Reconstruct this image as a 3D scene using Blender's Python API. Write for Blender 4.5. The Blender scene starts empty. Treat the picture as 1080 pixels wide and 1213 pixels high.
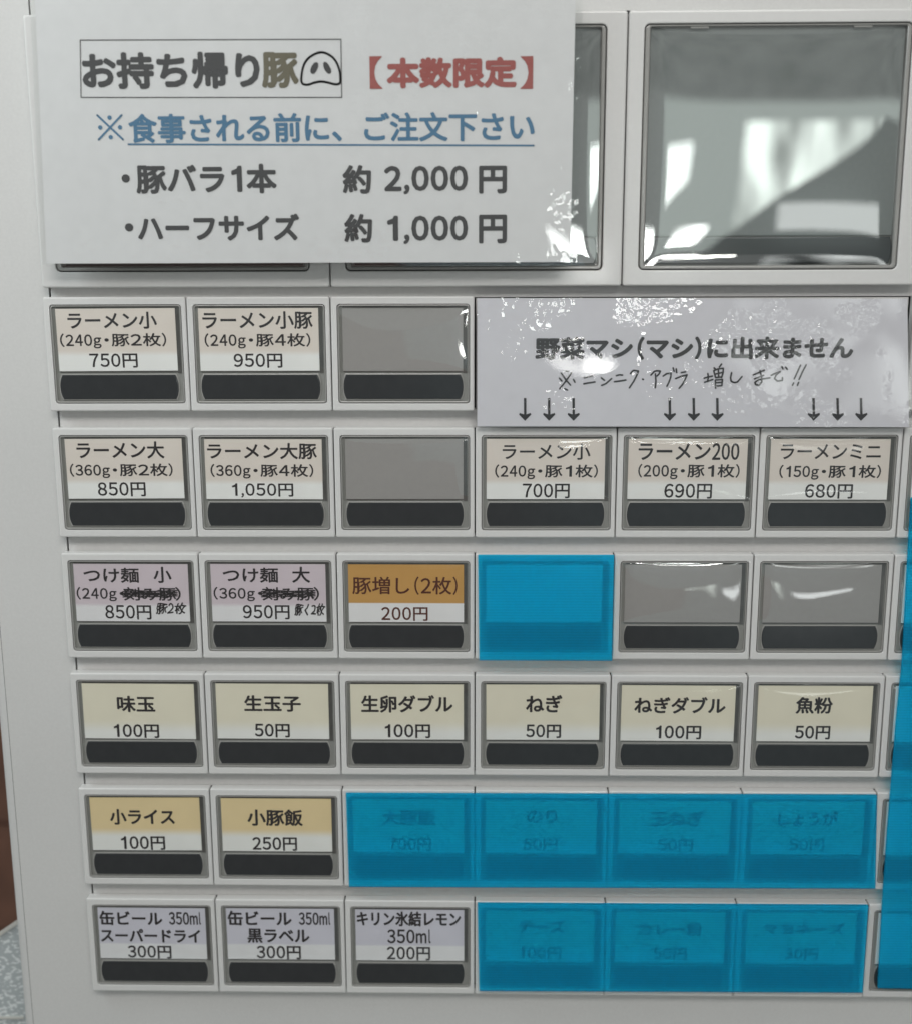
import bpy, bmesh, math, random
from mathutils import Matrix, Vector
random.seed(7)
scene = bpy.context.scene
COL = scene.collection
S = 0.036          # metres per button column
Z0 = 1.40          # height of the first small button row

def W(x, y, d=0.0):
    """panel units (x right, y down, d into the machine) -> world metres"""
    return Vector((x * S, d * S, Z0 - y * S))

# ---------------------------------------------------------------- camera
cam_data = bpy.data.cameras.new("camera")
cam = bpy.data.objects.new("camera", cam_data)
COL.objects.link(cam)
scene.camera = cam
_r, _d, _f = (0.99982262, 0.00299915, 0.01859372), (0.00068818, 0.98076301, -0.19520103), (-0.01882147, 0.1951792, 0.98058698)
_wv = lambda v: Vector((v[0], v[2], -v[1]))
cam.matrix_world = Matrix.Translation(W(0.07784631, -0.12651459, -7.92460795)) @ Matrix((_wv(_r), -_wv(_d), -_wv(_f))).transposed().to_4x4()
cam_data.sensor_fit = 'HORIZONTAL'
cam_data.sensor_width = 36.0
cam_data.lens = 45.0
cam_data.clip_start = 0.01
cam_data.clip_end = 50
cam_data.dof.use_dof = True
cam_data.dof.focus_distance = 8.05 * S
cam_data.dof.aperture_fstop = 11.0

# ---------------------------------------------------------------- world and lamps
world = bpy.data.worlds.new("World")
scene.world = world
world.use_nodes = True
bg = world.node_tree.nodes["Background"]
bg.inputs[0].default_value = (0.80, 0.835, 0.82, 1)
bg.inputs[1].default_value = 0.385

def area(name, loc, target, sx, sy, power, color):
    l = bpy.data.lights.new(name, 'AREA')
    l.shape = 'RECTANGLE'; l.size = sx; l.size_y = sy; l.energy = power; l.color = color
    o = bpy.data.objects.new(name, l); COL.objects.link(o)
    o.location = loc
    o.rotation_euler = (Vector(target) - Vector(loc)).to_track_quat('-Z', 'Y').to_euler()
    return o
area("ceiling_light", (0.02, -0.48, 1.80), (0, 0, 1.40), 0.5, 0.16, 2.15, (1.0, 0.962, 0.935))
area("left_glare_fill", (-0.31, -0.13, 1.60), (-0.12, 0, 1.44), 0.12, 0.12, 0.50, (0.90, 0.97, 1.0))  # added fill lamp for the pale glare along the left edge

scene.view_settings.view_transform = 'Standard'
scene.view_settings.look = 'None'
scene.view_settings.exposure = 0.0
scene.view_settings.gamma = 1.0
scene.view_settings.use_curve_mapping = False
scene.cycles.max_bounces = 12
scene.cycles.transparent_max_bounces = 16

# ---------------------------------------------------------------- object helpers
def finish(name, bm, mat, parent=None, loc=None, smooth=False):
    bmesh.ops.recalc_face_normals(bm, faces=bm.faces)
    me = bpy.data.meshes.new(name); bm.to_mesh(me); bm.free()
    return link(name, me, mat, parent, loc, smooth)
def link(name, me, mat, parent=None, loc=None, smooth=False):
    if mat is not None and not me.materials: me.materials.append(mat)
    if smooth:
        for p in me.polygons: p.use_smooth = True
    o = bpy.data.objects.new(name, me); COL.objects.link(o)
    if parent: o.parent = parent
    if loc is not None: o.location = loc
    return o
def empty(name, loc, label, cat, group=None):
    o = bpy.data.objects.new(name, None); COL.objects.link(o)
    o.empty_display_size = 0.01
    o.location = loc
    return tag(o, label, cat, group)
def tag(o, label, cat, group=None):
    o['label'] = label; o['category'] = cat
    if group: o['group'] = group
    return o

def V(x, y, d):   # local offset in panel units
    return Vector((x * S, d * S, -y * S))
def rr(x0, x1, y0, y1, r, ins=0.0, n=4):
    x0 += ins; x1 -= ins; y0 += ins; y1 -= ins; r = max(r - ins, 0.0008)
    pts = []
    for cx, cy, a0 in ((x1 - r, y0 + r, -90), (x1 - r, y1 - r, 0), (x0 + r, y1 - r, 90), (x0 + r, y0 + r, 180)):
        for i in range(n + 1):
            a = math.radians(a0 + 90 * i / n)
            pts.append((cx + r * math.cos(a), cy + r * math.sin(a)))
    return pts
def loft(bm, rings, cap0=False, cap1=False, loop=False):
    vs = [[bm.verts.new(V(x, y, d)) for x, y in pts] for pts, d in rings]
    n = len(vs[0])
    pairs = list(zip(vs[:-1], vs[1:]))
    if loop: pairs.append((vs[-1], vs[0]))
    for a, b in pairs:
        for i in range(n):
            bm.faces.new((a[i], a[(i + 1) % n], b[(i + 1) % n], b[i]))
    if cap0: bm.faces.new(vs[0])
    if cap1: bm.faces.new(vs[-1])
def slab(bm, pts_fn, front, back, bev, seg=3):
    """solid plate whose front rim is rounded; pts_fn(inset) gives the outline"""
    rings = [(pts_fn(0), back), (pts_fn(0), front + bev)]
    for i in range(1, seg + 1):
        a = math.pi / 2 * i / seg
        rings.append((pts_fn(bev * (1 - math.cos(a))), front + bev * (1 - math.sin(a))))
    loft(bm, rings, True, True)
def box(bm, x0, x1, y0, y1, d0, d1, bev=0.0):
    if bev: slab(bm, lambda i: rr(x0, x1, y0, y1, bev, i, 2), d0, d1, bev, 2)
    else: loft(bm, [([(x0, y0), (x1, y0), (x1, y1), (x0, y1)], d) for d in (d0, d1)], True, True)
def ring(bm, outer, inner, front, back, bo, bi, seg=3):
    """frame: outer(inset) and inner(inset) outlines with rounded front rims"""
    r = [(outer(0), back), (outer(0), front + bo)]
    for i in range(1, seg + 1):
        a = math.pi / 2 * i / seg
        r.append((outer(bo * (1 - math.cos(a))), front + bo * (1 - math.sin(a))))
    for i in range(seg, -1, -1):
        a = math.pi / 2 * i / seg
        r.append((inner(-bi * (1 - math.cos(a))), front + bi * (1 - math.sin(a))))
    r.append((inner(0), back))
    loft(bm, r, loop=True)
def stroke(bm, pts, w, d):
    """pen line: a chain of short flat quads with round joints"""
    for (xa, ya), (xb, yb) in zip(pts[:-1], pts[1:]):
        dx, dy = xb - xa, yb - ya; l = math.hypot(dx, dy) or 1e-6
        nx, ny = -dy / l * w / 2, dx / l * w / 2
        bm.faces.new([bm.verts.new(V(x, y, d)) for x, y in ((xa + nx, ya + ny), (xb + nx, yb + ny), (xb - nx, yb - ny), (xa - nx, ya - ny))])
    for x, y in pts:
        bm.faces.new([bm.verts.new(V(x + w / 2 * math.cos(i * math.pi / 3), y + w / 2 * math.sin(i * math.pi / 3), d)) for i in range(6)])

# text: laid out with Blender's built-in font, flattened to a mesh and fitted to its printed box
_tc = bpy.data.curves.new("lettering", 'FONT'); _to = bpy.data.objects.new("lettering", _tc); COL.objects.link(_to)
_tc.resolution_u = 3
_GL = {}
def glyph(c):
    """outline of one character as laid out by Blender's own font; Latin uses the full-width forms"""
    if c in _GL: return _GL[c]
    _tc.body = chr(ord(c) + 0xFEE0) if ord(c) < 128 else c
    dg = bpy.context.evaluated_depsgraph_get(); dg.update()
    me = _to.evaluated_get(dg).to_mesh()
    vs = [(v.co.x, v.co.y) for v in me.vertices]; ps = [tuple(p.vertices) for p in me.polygons]
    _to.evaluated_get(dg).to_mesh_clear()
    if c == '1':     # plain stem with a flag, no foot
        vs = [(0.47, 0), (0.58, 0), (0.58, 0.76), (0.50, 0.76), (0.46, 0.68), (0.28, 0.61), (0.28, 0.53), (0.47, 0.57)]; ps = [(0, 1, 2, 3, 4, 7), (4, 5, 6, 7)]
    _GL[c] = (vs, ps); return _GL[c]
def span(c, k):
    q = [v[k] for v in glyph(c)[0]]; return min(q), max(q)
_em = (span('国', 0)[1] - span('国', 0)[0]) / 0.83
_cx = sum(span('国', 0)) / 2
# box of each Latin glyph in ems: advance, width, bottom, top
BOXES = {',': (0.26, 0.13, -0.15, 0.12), '(': (0.44, 0.20, -0.10, 0.86), ')': (0.44, 0.20, -0.10, 0.86), 'g': (0.50, 0.40, -0.22, 0.56), 'm': (0.62, 0.52, -0.02, 0.57), 'l': (0.26, 0.075, -0.02, 0.80)}
def layout(s, narrow):
    """list of (verts, polys) in em units for a line"""
    out = []; x = 0.0
    for i, c in enumerate(s):
        if c in ' \u3000': x += 0.5 if c == ' ' else 1.0; continue
        vs, ps = glyph(c)
        if ord(c) < 128:
            w = 0.70 if narrow and i > 4 and s.endswith(')') else 0.50 if narrow else 0.62
            a, gw, b, t = BOXES.get(c, (w, w * (0.45 if c == '1' else 0.80), -0.03, 0.78))
            (x0, x1), (y0, y1) = span(c, 0), span(c, 1)
            dx = 0.06 if c == '(' else -0.06 if c == ')' else 0
            out.append(([(x + a / 2 + dx + ((u - x0) / (x1 - x0) - 0.5) * gw, b + (w_ - y0) / (y1 - y0) * (t - b)) for u, w_ in vs], ps))
        else:
            a = 0.5 if c == '・' else 1.0
            out.append(([(x + a / 2 + (u - _cx) / _em, w_ / _em) for u, w_ in vs], ps))
        x += a
    return out
def text_into(bm, s, x0, x1, y0, y1, d, bold=0.004, slant=0.0, mid=0, wob=0.0):
    """bold = half-width (panel units) by which every stroke is thickened"""
    if s == '※':      # two crossed strokes and four dots
        h = min(x1 - x0, y1 - y0); w = h * 0.085; n0 = len(bm.faces); bm.faces.ensure_lookup_table()
        stroke(bm, [(x0, y0), (x1, y1)], w, d)
        stroke(bm, [(x1, y0), (x0, y1)], w, d - 0.0006)
        cx, cy = (x0 + x1) / 2, (y0 + y1) / 2
        for px, py in ((cx, y0 + h * .1), (cx, y1 - h * .1), (x0 + h * .1, cy), (x1 - h * .1, cy)):
            bm.faces.new([bm.verts.new(V(px + h * .095 * math.cos(i * math.pi / 6), py + h * .095 * math.sin(i * math.pi / 6), d)) for i in range(12)])
        bm.faces.ensure_lookup_table()
        for i in range(n0, len(bm.faces)): bm.faces[i].material_index = mid
        return
    gl = layout(s, '(' in s and 'g' in s or 'ml' in s or s.endswith('200'))
    xs = [v[0] for g in gl for v in g[0]]; ys = [v[1] for g in gl for v in g[0]]
    ax, bx_, ay, by = min(xs), max(xs), min(ys), max(ys)
    x0 += bold; x1 -= bold; y0 += bold; y1 -= bold
    k = 0 if bold <= 0 else (6 if bold < 0.006 else 8)
    shifts = [(0, 0)] + [(bold * math.cos(2 * math.pi * i / k), bold * math.sin(2 * math.pi * i / k)) for i in range(k)]
    for n_, (sx, sy) in enumerate(shifts):
        for gv, gp in gl:
            vs = []
            for X_, Y_ in gv:
                u = (X_ - ax) / max(bx_ - ax, 1e-6); t = (Y_ - ay) / max(by - ay, 1e-6)
                vs.append(bm.verts.new(V(x0 + u * (x1 - x0) + slant * t + sx + wob * math.sin(t * 7 + u * 9), y1 + t * (y0 - y1) + sy + wob * math.sin(u * 17 + t * 3), d - n_ * 0.00006)))
            for p in gp:
                try:
                    f = bm.faces.new([vs[i] for i in p]); f.material_index = mid
                except ValueError: pass
def finish_flat(name, bm, mats, parent, loc=None):
    for f in bm.faces:
        f.normal_update()
        if f.normal.y > 0: f.normal_flip()
    me = bpy.data.meshes.new(name); bm.to_mesh(me); bm.free()
    for m in mats: me.materials.append(m)
    return link(name, me, None, parent, loc)

# ---------------------------------------------------------------- materials
def mat(name):
    m = bpy.data.materials.new(name); m.use_nodes = True
    nt = m.node_tree
    return m, nt, nt.nodes["Principled BSDF"]
def N(nt, t, **kw):
    n = nt.nodes.new(t)
    for k, v in kw.items():
        if k in n.inputs: n.inputs[k].default_value = v
        else: setattr(n, k, v)
    return n
def plain(name, col, rough=0.5, metal=0.0, spec=0.5, grain=0.05, scale=900.0, bump=0.0, coat=0.0, bscale=None):
    m, nt, p = mat(name)
    p.inputs['Roughness'].default_value = rough; p.inputs['Metallic'].default_value = metal
    p.inputs['Specular IOR Level'].default_value = spec; p.inputs['Coat Weight'].default_value = coat
    p.inputs['Coat Roughness'].default_value = 0.05
    tc = N(nt, 'ShaderNodeTexCoord')
    a = N(nt, 'ShaderNodeTexNoise', Scale=scale, Detail=3.0)
    b = N(nt, 'ShaderNodeTexNoise', Scale=18.0, Detail=2.0)
    nt.links.new(tc.outputs['Object'], a.inputs['Vector']); nt.links.new(tc.outputs['Object'], b.inputs['Vector'])
    ad = N(nt, 'ShaderNodeMath', operation='ADD'); nt.links.new(a.outputs['Fac'], ad.inputs[0]); nt.links.new(b.outputs['Fac'], ad.inputs[1])
    mr = N(nt, 'ShaderNodeMapRange'); nt.links.new(ad.outputs[0], mr.inputs['Value'])
    mr.inputs['From Min'].default_value = 0.6; mr.inputs['From Max'].default_value = 1.4
    mr.inputs['To Min'].default_value = 1 - grain; mr.inputs['To Max'].default_value = 1 + grain
    mx = N(nt, 'ShaderNodeVectorMath', operation='SCALE'); mx.inputs[0].default_value = col[:3]
    nt.links.new(mr.outputs[0], mx.inputs['Scale'])
    nt.links.new(mx.outputs[0], p.inputs['Base Color'])
    if bump:
        bn = N(nt, 'ShaderNodeTexNoise', Scale=bscale or scale, Detail=2.0); nt.links.new(tc.outputs['Object'], bn.inputs['Vector'])
        bp = N(nt, 'ShaderNodeBump', Strength=1.0, Distance=bump)
        nt.links.new(bn.outputs['Fac'], bp.inputs['Height']); nt.links.new(bp.outputs[0], p.inputs['Normal'])
    return m
def cover_mat(name, fac, rough=0.0, edge=0.12, tint=(0.97, 0.98, 0.975), layers=()):
    """thin clear plastic: see-through plus a mirror gloss; layers = (scale, distance) crinkles"""
    m, nt, p = mat(name); nt.nodes.remove(p)
    out = nt.nodes['Material Output']
    tr = N(nt, 'ShaderNodeBsdfTransparent'); tr.inputs[0].default_value = (*tint, 1)
    gl = N(nt, 'ShaderNodeBsdfGlossy', Roughness=rough); gl.inputs[0].default_value = (1, 1, 1, 1)
    fr = N(nt, 'ShaderNodeLayerWeight', Blend=0.5)
    ma = N(nt, 'ShaderNodeMath', operation='MULTIPLY_ADD'); nt.links.new(fr.outputs['Facing'], ma.inputs[0])
    ma.inputs[1].default_value = edge; ma.inputs[2].default_value = fac
    mx = N(nt, 'ShaderNodeMixShader')
    nt.links.new(ma.outputs[0], mx.inputs[0]); nt.links.new(tr.outputs[0], mx.inputs[1]); nt.links.new(gl.outputs[0], mx.inputs[2])
    nt.links.new(mx.outputs[0], out.inputs['Surface'])
    prev = None
    tc = N(nt, 'ShaderNodeTexCoord')
    for sc_, dist, det, *msk in layers:
        t = N(nt, 'ShaderNodeTexNoise', Scale=sc_, Detail=det); nt.links.new(tc.outputs['Object'], t.inputs['Vector'])
        b = N(nt, 'ShaderNodeBump', Strength=1.0, Distance=dist); nt.links.new(t.outputs['Fac'], b.inputs['Height'])
        if msk:      # this crinkle only comes in patches
            k = N(nt, 'ShaderNodeTexNoise', Scale=msk[0], Detail=1.0); nt.links.new(tc.outputs['Object'], k.inputs['Vector'])
            r = N(nt, 'ShaderNodeMapRange'); r.inputs['From Min'].default_value = msk[1]; r.inputs['From Max'].default_value = msk[1] + 0.12
            nt.links.new(k.outputs['Fac'], r.inputs['Value']); nt.links.new(r.outputs[0], b.inputs['Strength'])
        if prev: nt.links.new(prev.outputs[0], b.inputs['Normal'])
        prev = b
    if prev: nt.links.new(prev.outputs[0], gl.inputs['Normal'])
    return m
def card_mat(name, top, bottom, edge, soft=0.02):
    """printed card: coloured field above, white strip below, at its own height on the card"""
    m, nt, p = mat(name)
    p.inputs['Roughness'].default_value = 0.55
    tc = N(nt, 'ShaderNodeTexCoord'); sp = N(nt, 'ShaderNodeSeparateXYZ'); nt.links.new(tc.outputs['Object'], sp.inputs[0])
    mr = N(nt, 'ShaderNodeMapRange'); nt.links.new(sp.outputs['Z'], mr.inputs['Value'])
    mr.interpolation_type = 'SMOOTHSTEP'
    mr.inputs['From Min'].default_value = -(edge + soft) * S; mr.inputs['From Max'].default_value = -(edge - soft) * S
    no = N(nt, 'ShaderNodeTexNoise', Scale=60.0, Detail=3.0); nt.links.new(tc.outputs['Object'], no.inputs['Vector'])
    mx = N(nt, 'ShaderNodeMix', data_type='RGBA'); mx.inputs[6].default_value = (*bottom, 1); mx.inputs[7].default_value = (*top, 1)
    nt.links.new(mr.outputs[0], mx.inputs[0])
    m2 = N(nt, 'ShaderNodeMapRange'); nt.links.new(no.outputs['Fac'], m2.inputs['Value'])
    m2.inputs['To Min'].default_value = 0.9; m2.inputs['To Max'].default_value = 1.1
    vs = N(nt, 'ShaderNodeVectorMath', operation='SCALE'); nt.links.new(mx.outputs[2], vs.inputs[0]); nt.links.new(m2.outputs[0], vs.inputs['Scale'])
    nt.links.new(vs.outputs[0], p.inputs['Base Color'])
    return m
def emit(name, col, st, streak=0.0):
    m, nt, p = mat(name); nt.nodes.remove(p)
    e = N(nt, 'ShaderNodeEmission', Strength=st); e.inputs[0].default_value = (*col, 1)
    nt.links.new(e.outputs[0], nt.nodes['Material Output'].inputs['Surface'])
    return m

M = dict(
    panel=plain('ivory_painted_steel', (0.60, 0.602, 0.59), 0.38, grain=0.045, scale=1500, bump=0.00001, bscale=3000),
    rail=plain('ivory_rail_paint', (0.585, 0.58, 0.57), 0.42, grain=0.05),
    housing=plain('white_button_plastic', (0.65, 0.652, 0.64), 0.28, grain=0.025, coat=0.25),
    frame=plain('grey_lens_frame', (0.30, 0.30, 0.285), 0.25, grain=0.04, coat=0.3),
    floor=plain('grey_lens_floor', (0.24, 0.245, 0.23), 0.4, grain=0.04),
    blank=plain('grey_blank_insert', (0.345, 0.335, 0.325), 0.35, grain=0.03),
    groove=plain('dark_groove', (0.085, 0.085, 0.08), 0.4, grain=0.5, scale=250),
    dark=plain('dark_cavity', (0.012, 0.012, 0.012), 0.8),
    bar=plain('black_indicator_lens', (0.036, 0.040, 0.042), 0.14, grain=0.1, scale=300),
    ink=plain('black_ink', (0.022, 0.020, 0.022), 0.6),
    inkgrey=plain('dark_grey_ink', (0.045, 0.045, 0.047), 0.6),
    olive=plain('olive_ink', (0.13, 0.115, 0.075), 0.6),
    red=plain('red_ink', (0.33, 0.085, 0.075), 0.6),
    blueink=plain('blue_ink', (0.06, 0.17, 0.29), 0.6),
    brownink=plain('brown_ink', (0.085, 0.02, 0.01), 0.6),
    paper=plain('white_paper', (0.66, 0.66, 0.665), 0.6, grain=0.04, scale=300),
    paper2=plain('lavender_white_paper', (0.64, 0.63, 0.67), 0.6, grain=0.03, scale=300),
    cover=cover_mat('clear_button_cover', 0.036, 0.02, layers=((70.0, 0.00012, 0.0),)),
    bigins=plain('big_insert', (0.22, 0.24, 0.235), 0.3, grain=0.06),
    blankcover=cover_mat('clear_cover_over_blank', 0.10, 0.02, layers=((60.0, 0.00016, 0.0),)),
    bigcover=cover_mat('clear_big_cover', 0.18, 0.015, layers=((45.0, 0.00003, 0.0),)),
    lam1=cover_mat('laminate_film_small_crinkles', 0.05, 0.02, layers=((42.0, 0.0006, 0.0), (600.0, 0.00012, 0.5, 80.0, 0.49))),
    lam2=cover_mat('laminate_film_wavy', 0.05, 0.02, layers=((28.0, 0.0007, 0.5), (600.0, 0.00011, 0.5, 75.0, 0.475))),
    c_white=card_mat('white_print', (0.80, 0.80, 0.80), (0.80, 0.80, 0.80), 0.33, 0.02),
    c_beige=card_mat('beige_print', (0.72, 0.655, 0.595), (0.82, 0.82, 0.80), 0.335, 0.025),
    c_lav=card_mat('mauve_print', (0.61, 0.53, 0.57), (0.74, 0.73, 0.74), 0.335, 0.02),
    c_orange=card_mat('orange_print', (0.54, 0.30, 0.09), (0.76, 0.75, 0.75), 0.315, 0.004),
    c_cream=card_mat('cream_print', (0.755, 0.71, 0.575), (0.80, 0.80, 0.77), 0.36, 0.06),
    c_peach=card_mat('pale_orange_print', (0.76, 0.61, 0.35), (0.80, 0.80, 0.77), 0.31, 0.04),
    c_violet=card_mat('pale_violet_print', (0.62, 0.61, 0.68), (0.76, 0.76, 0.77), 0.33, 0.01),
)
CARDS = {
  (0, -3): [('ラーメン小', 0.12, 0.735, 0.053, 0.166), ('(240g・豚2枚)', 0.058, 0.793, 0.198, 0.299), ('750円', 0.254, 0.585, 0.338, 0.433)],
  (0, -2): [('ラーメン小豚', 0.067, 0.824, 0.051, 0.168), ('(240g・豚4枚)', 0.076, 0.805, 0.2, 0.301), ('950円', 0.273, 0.606, 0.34, 0.434)],
  (1, -3): [('ラーメン大', 0.119, 0.737, 0.049, 0.168), ('(360g・豚2枚)', 0.062, 0.789, 0.206, 0.307), ('850円', 0.252, 0.588, 0.341, 0.44)],
  (1, -2): [('ラーメン大豚', 0.058, 0.828, 0.056, 0.168), ('(360g・豚4枚)', 0.076, 0.8, 0.206, 0.307), ('1,050円', 0.224, 0.654, 0.345, 0.444)],
  (1, 0): [('ラーメン小', 0.15, 0.76, 0.064, 0.174), ('(240g・豚1枚)', 0.098, 0.815, 0.211, 0.313), ('700円', 0.294, 0.619, 0.348, 0.449)],
  (1, 1): [('ラーメン200', 0.108, 0.806, 0.059, 0.176), ('(200g・豚1枚)', 0.11, 0.815, 0.207, 0.313), ('690円', 0.298, 0.627, 0.348, 0.451)],
  (1, 2): [('ラーメンミニ', 0.109, 0.8, 0.065, 0.168), ('(150g・豚1枚)', 0.106, 0.81, 0.211, 0.313), ('680円', 0.294, 0.622, 0.348, 0.448)],
  (2, -3): [('つけ麺', 0.109, 0.507, 0.057, 0.166), ('小', 0.618, 0.743, 0.049, 0.166), ('(240g・', 0.045, 0.39, 0.202, 0.305), ('刻み豚', 0.394, 0.77, 0.201, 0.299), (')', 0.77, 0.804, 0.2, 0.299), ('850円', 0.251, 0.582, 0.337, 0.441), ('豚2枚', 0.616, 0.833, 0.32, 0.393, 'h')],
  (2, -2): [('つけ麺', 0.126, 0.522, 0.055, 0.164), ('大', 0.628, 0.752, 0.048, 0.164), ('(360g・', 0.054, 0.403, 0.2, 0.303), ('刻み豚', 0.408, 0.777, 0.199, 0.297), (')', 0.78, 0.814, 0.198, 0.297), ('950円', 0.262, 0.596, 0.335, 0.438), ('豚く2枚', 0.631, 0.849, 0.325, 0.402, 'h')],
  (2, -1): [('豚増し(2枚)', 0.068, 0.817, 0.118, 0.25), ('200円', 0.274, 0.604, 0.346, 0.446)],
  (3, -3): [('味玉', 0.293, 0.571, 0.123, 0.247), ('100円', 0.259, 0.59, 0.345, 0.449)],
  (3, -2): [('生玉子', 0.246, 0.66, 0.119, 0.243), ('50円', 0.317, 0.572, 0.341, 0.444)],
  (3, -1): [('生卵ダブル', 0.117, 0.784, 0.112, 0.246), ('100円', 0.289, 0.618, 0.339, 0.444)],
  (3, 0): [('ねぎ', 0.329, 0.59, 0.109, 0.242), ('50円', 0.331, 0.583, 0.339, 0.441)],
  (3, 1): [('ねぎダブル', 0.133, 0.794, 0.116, 0.242), ('100円', 0.298, 0.624, 0.339, 0.441)],
  (3, 2): [('魚粉', 0.315, 0.578, 0.115, 0.24), ('50円', 0.32, 0.571, 0.337, 0.439)],
  (4, -3): [('小ライス', 0.185, 0.671, 0.122, 0.247), ('100円', 0.257, 0.586, 0.344, 0.452)],
  (4, -2): [('小豚飯', 0.234, 0.647, 0.116, 0.248), ('250円', 0.266, 0.598, 0.343, 0.45)],
  (4, -1): [('大豚飯', 0.254, 0.651, 0.11, 0.235), ('700円', 0.302, 0.616, 0.339, 0.443)],
  (4, 0): [('のり', 0.348, 0.566, 0.1, 0.212), ('50円', 0.324, 0.574, 0.337, 0.434)],
  (4, 1): [('玉ねぎ', 0.275, 0.662, 0.11, 0.23), ('50円', 0.337, 0.593, 0.338, 0.435)],
  (4, 2): [('しょうが', 0.232, 0.668, 0.109, 0.224), ('50円', 0.327, 0.579, 0.331, 0.428)],
  (5, -3): [('缶ビール', 0.028, 0.531, 0.057, 0.174), ('350ml', 0.587, 0.828, 0.059, 0.165), ('スーパードライ', 0.026, 0.819, 0.207, 0.317), ('300円', 0.253, 0.587, 0.348, 0.454)],
  (5, -2): [('缶ビール', 0.038, 0.538, 0.05, 0.171), ('350ml', 0.598, 0.834, 0.057, 0.162), ('黒ラベル', 0.196, 0.671, 0.198, 0.317), ('300円', 0.263, 0.6, 0.344, 0.454)],
  (5, -1): [('キリン氷結レモン', 0.042, 0.839, 0.043, 0.165), ('350ml', 0.282, 0.61, 0.192, 0.309), ('200円', 0.277, 0.605, 0.341, 0.452)],
  (5, 0): [('チーズ', 0.289, 0.64, 0.102, 0.214), ('100円', 0.297, 0.616, 0.333, 0.434)],
  (5, 1): [('カレー粉', 0.212, 0.693, 0.118, 0.231), ('50円', 0.331, 0.581, 0.331, 0.431)],
  (5, 2): [('マヨネーズ', 0.166, 0.773, 0.118, 0.21), ('30円', 0.335, 0.583, 0.327, 0.421)],
}
SIGN1 = [
  ('お持ち帰り', -2.489, -1.33, -1.613, -1.385, 'ink'),
  ('豚', -1.319, -1.078, -1.608, -1.386, 'olive'),
  ('【', -0.619, -0.537, -1.578, -1.377, 'red'),
  ('本数限定', -0.51, 0.329, -1.57, -1.379, 'red'),
  ('】', 0.351, 0.433, -1.572, -1.371, 'red'),
  ('※', -2.407, -2.246, -1.225, -1.072, 'blue'),
  ('食事される前に、ご注文下さい', -2.207, 0.447, -1.233, -1.048, 'blue'),
  ('・', -2.271, -2.215, -0.853, -0.799, 'ink'),
  ('豚バラ1本', -2.176, -1.243, -0.915, -0.727, 'ink'),
  ('約', -0.809, -0.62, -0.904, -0.722, 'ink'),
  ('2,000', -0.536, 0.013, -0.897, -0.715, 'ink'),
  ('円', 0.085, 0.268, -0.895, -0.719, 'ink'),
  ('・', -2.268, -2.211, -0.539, -0.485, 'ink'),
  ('ハーフサイズ', -2.183, -1.102, -0.597, -0.423, 'ink'),
  ('約', -0.805, -0.619, -0.593, -0.408, 'ink'),
  ('1,000', -0.519, 0.013, -0.58, -0.396, 'ink'),
  ('円', 0.085, 0.27, -0.584, -0.399, 'ink'),
]
BOX1 = [(-2.4875, -1.6884), (-0.8001, -1.6822), (-0.8027, -1.3262), (-2.5058, -1.3361)]
UNDER1 = [(-2.2135, -1.0421), (0.4427, -1.0205)]
PIG = [(-1.0624, -1.4474), (-1.0465, -1.5206), (-1.0159, -1.5658), (-0.9722, -1.593), (-0.929, -1.6041), (-0.8863, -1.5925), (-0.8442, -1.5598), (-0.8163, -1.5029), (-0.809, -1.4459), (-0.8149, -1.4133), (-0.8478, -1.4086), (-0.8907, -1.4186), (-0.9336, -1.4254), (-0.9769, -1.4192), (-1.0205, -1.4064), (-1.0548, -1.4131)]
NOSTRILS = [[(-1.0005, -1.504), (-0.9771, -1.5396), (-0.953, -1.5394), (-0.952, -1.5118), (-0.9754, -1.4762), (-0.9978, -1.4763)], [(-0.9169, -1.5392), (-0.8962, -1.5423), (-0.8713, -1.5065), (-0.8685, -1.4788), (-0.8893, -1.474), (-0.9127, -1.5035)]]
SIGN1_PAPER = [(-2.7596, -2.0816), (-2.8108, -0.2782), (0.6913, -0.2774), (0.6994, -2.0552)]
SIGN2_PAPER = [(0.0745, -0.041), (0.075, 0.8332), (3.0498, 0.8412), (2.9741, -0.0273)]
SIGN2 = [('野菜マシ(マシ)に出来ません', 0.471, 2.634, 0.219, 0.378, 'ink')]
ARROWS = [((0.4042, 0.6376), (0.4056, 0.7953)), ((0.5692, 0.6378), (0.5712, 0.7954)), ((0.7376, 0.638), (0.7403, 0.7956)), ((1.3982, 0.6388), (1.4034, 0.7961)), ((1.5624, 0.639), (1.5683, 0.7962)), ((1.7242, 0.6392), (1.7308, 0.7964)), ((2.3823, 0.64), (2.3914, 0.7969)), ((2.5464, 0.6402), (2.5561, 0.797)), ((2.7063, 0.6404), (2.7166, 0.7972))]
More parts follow.
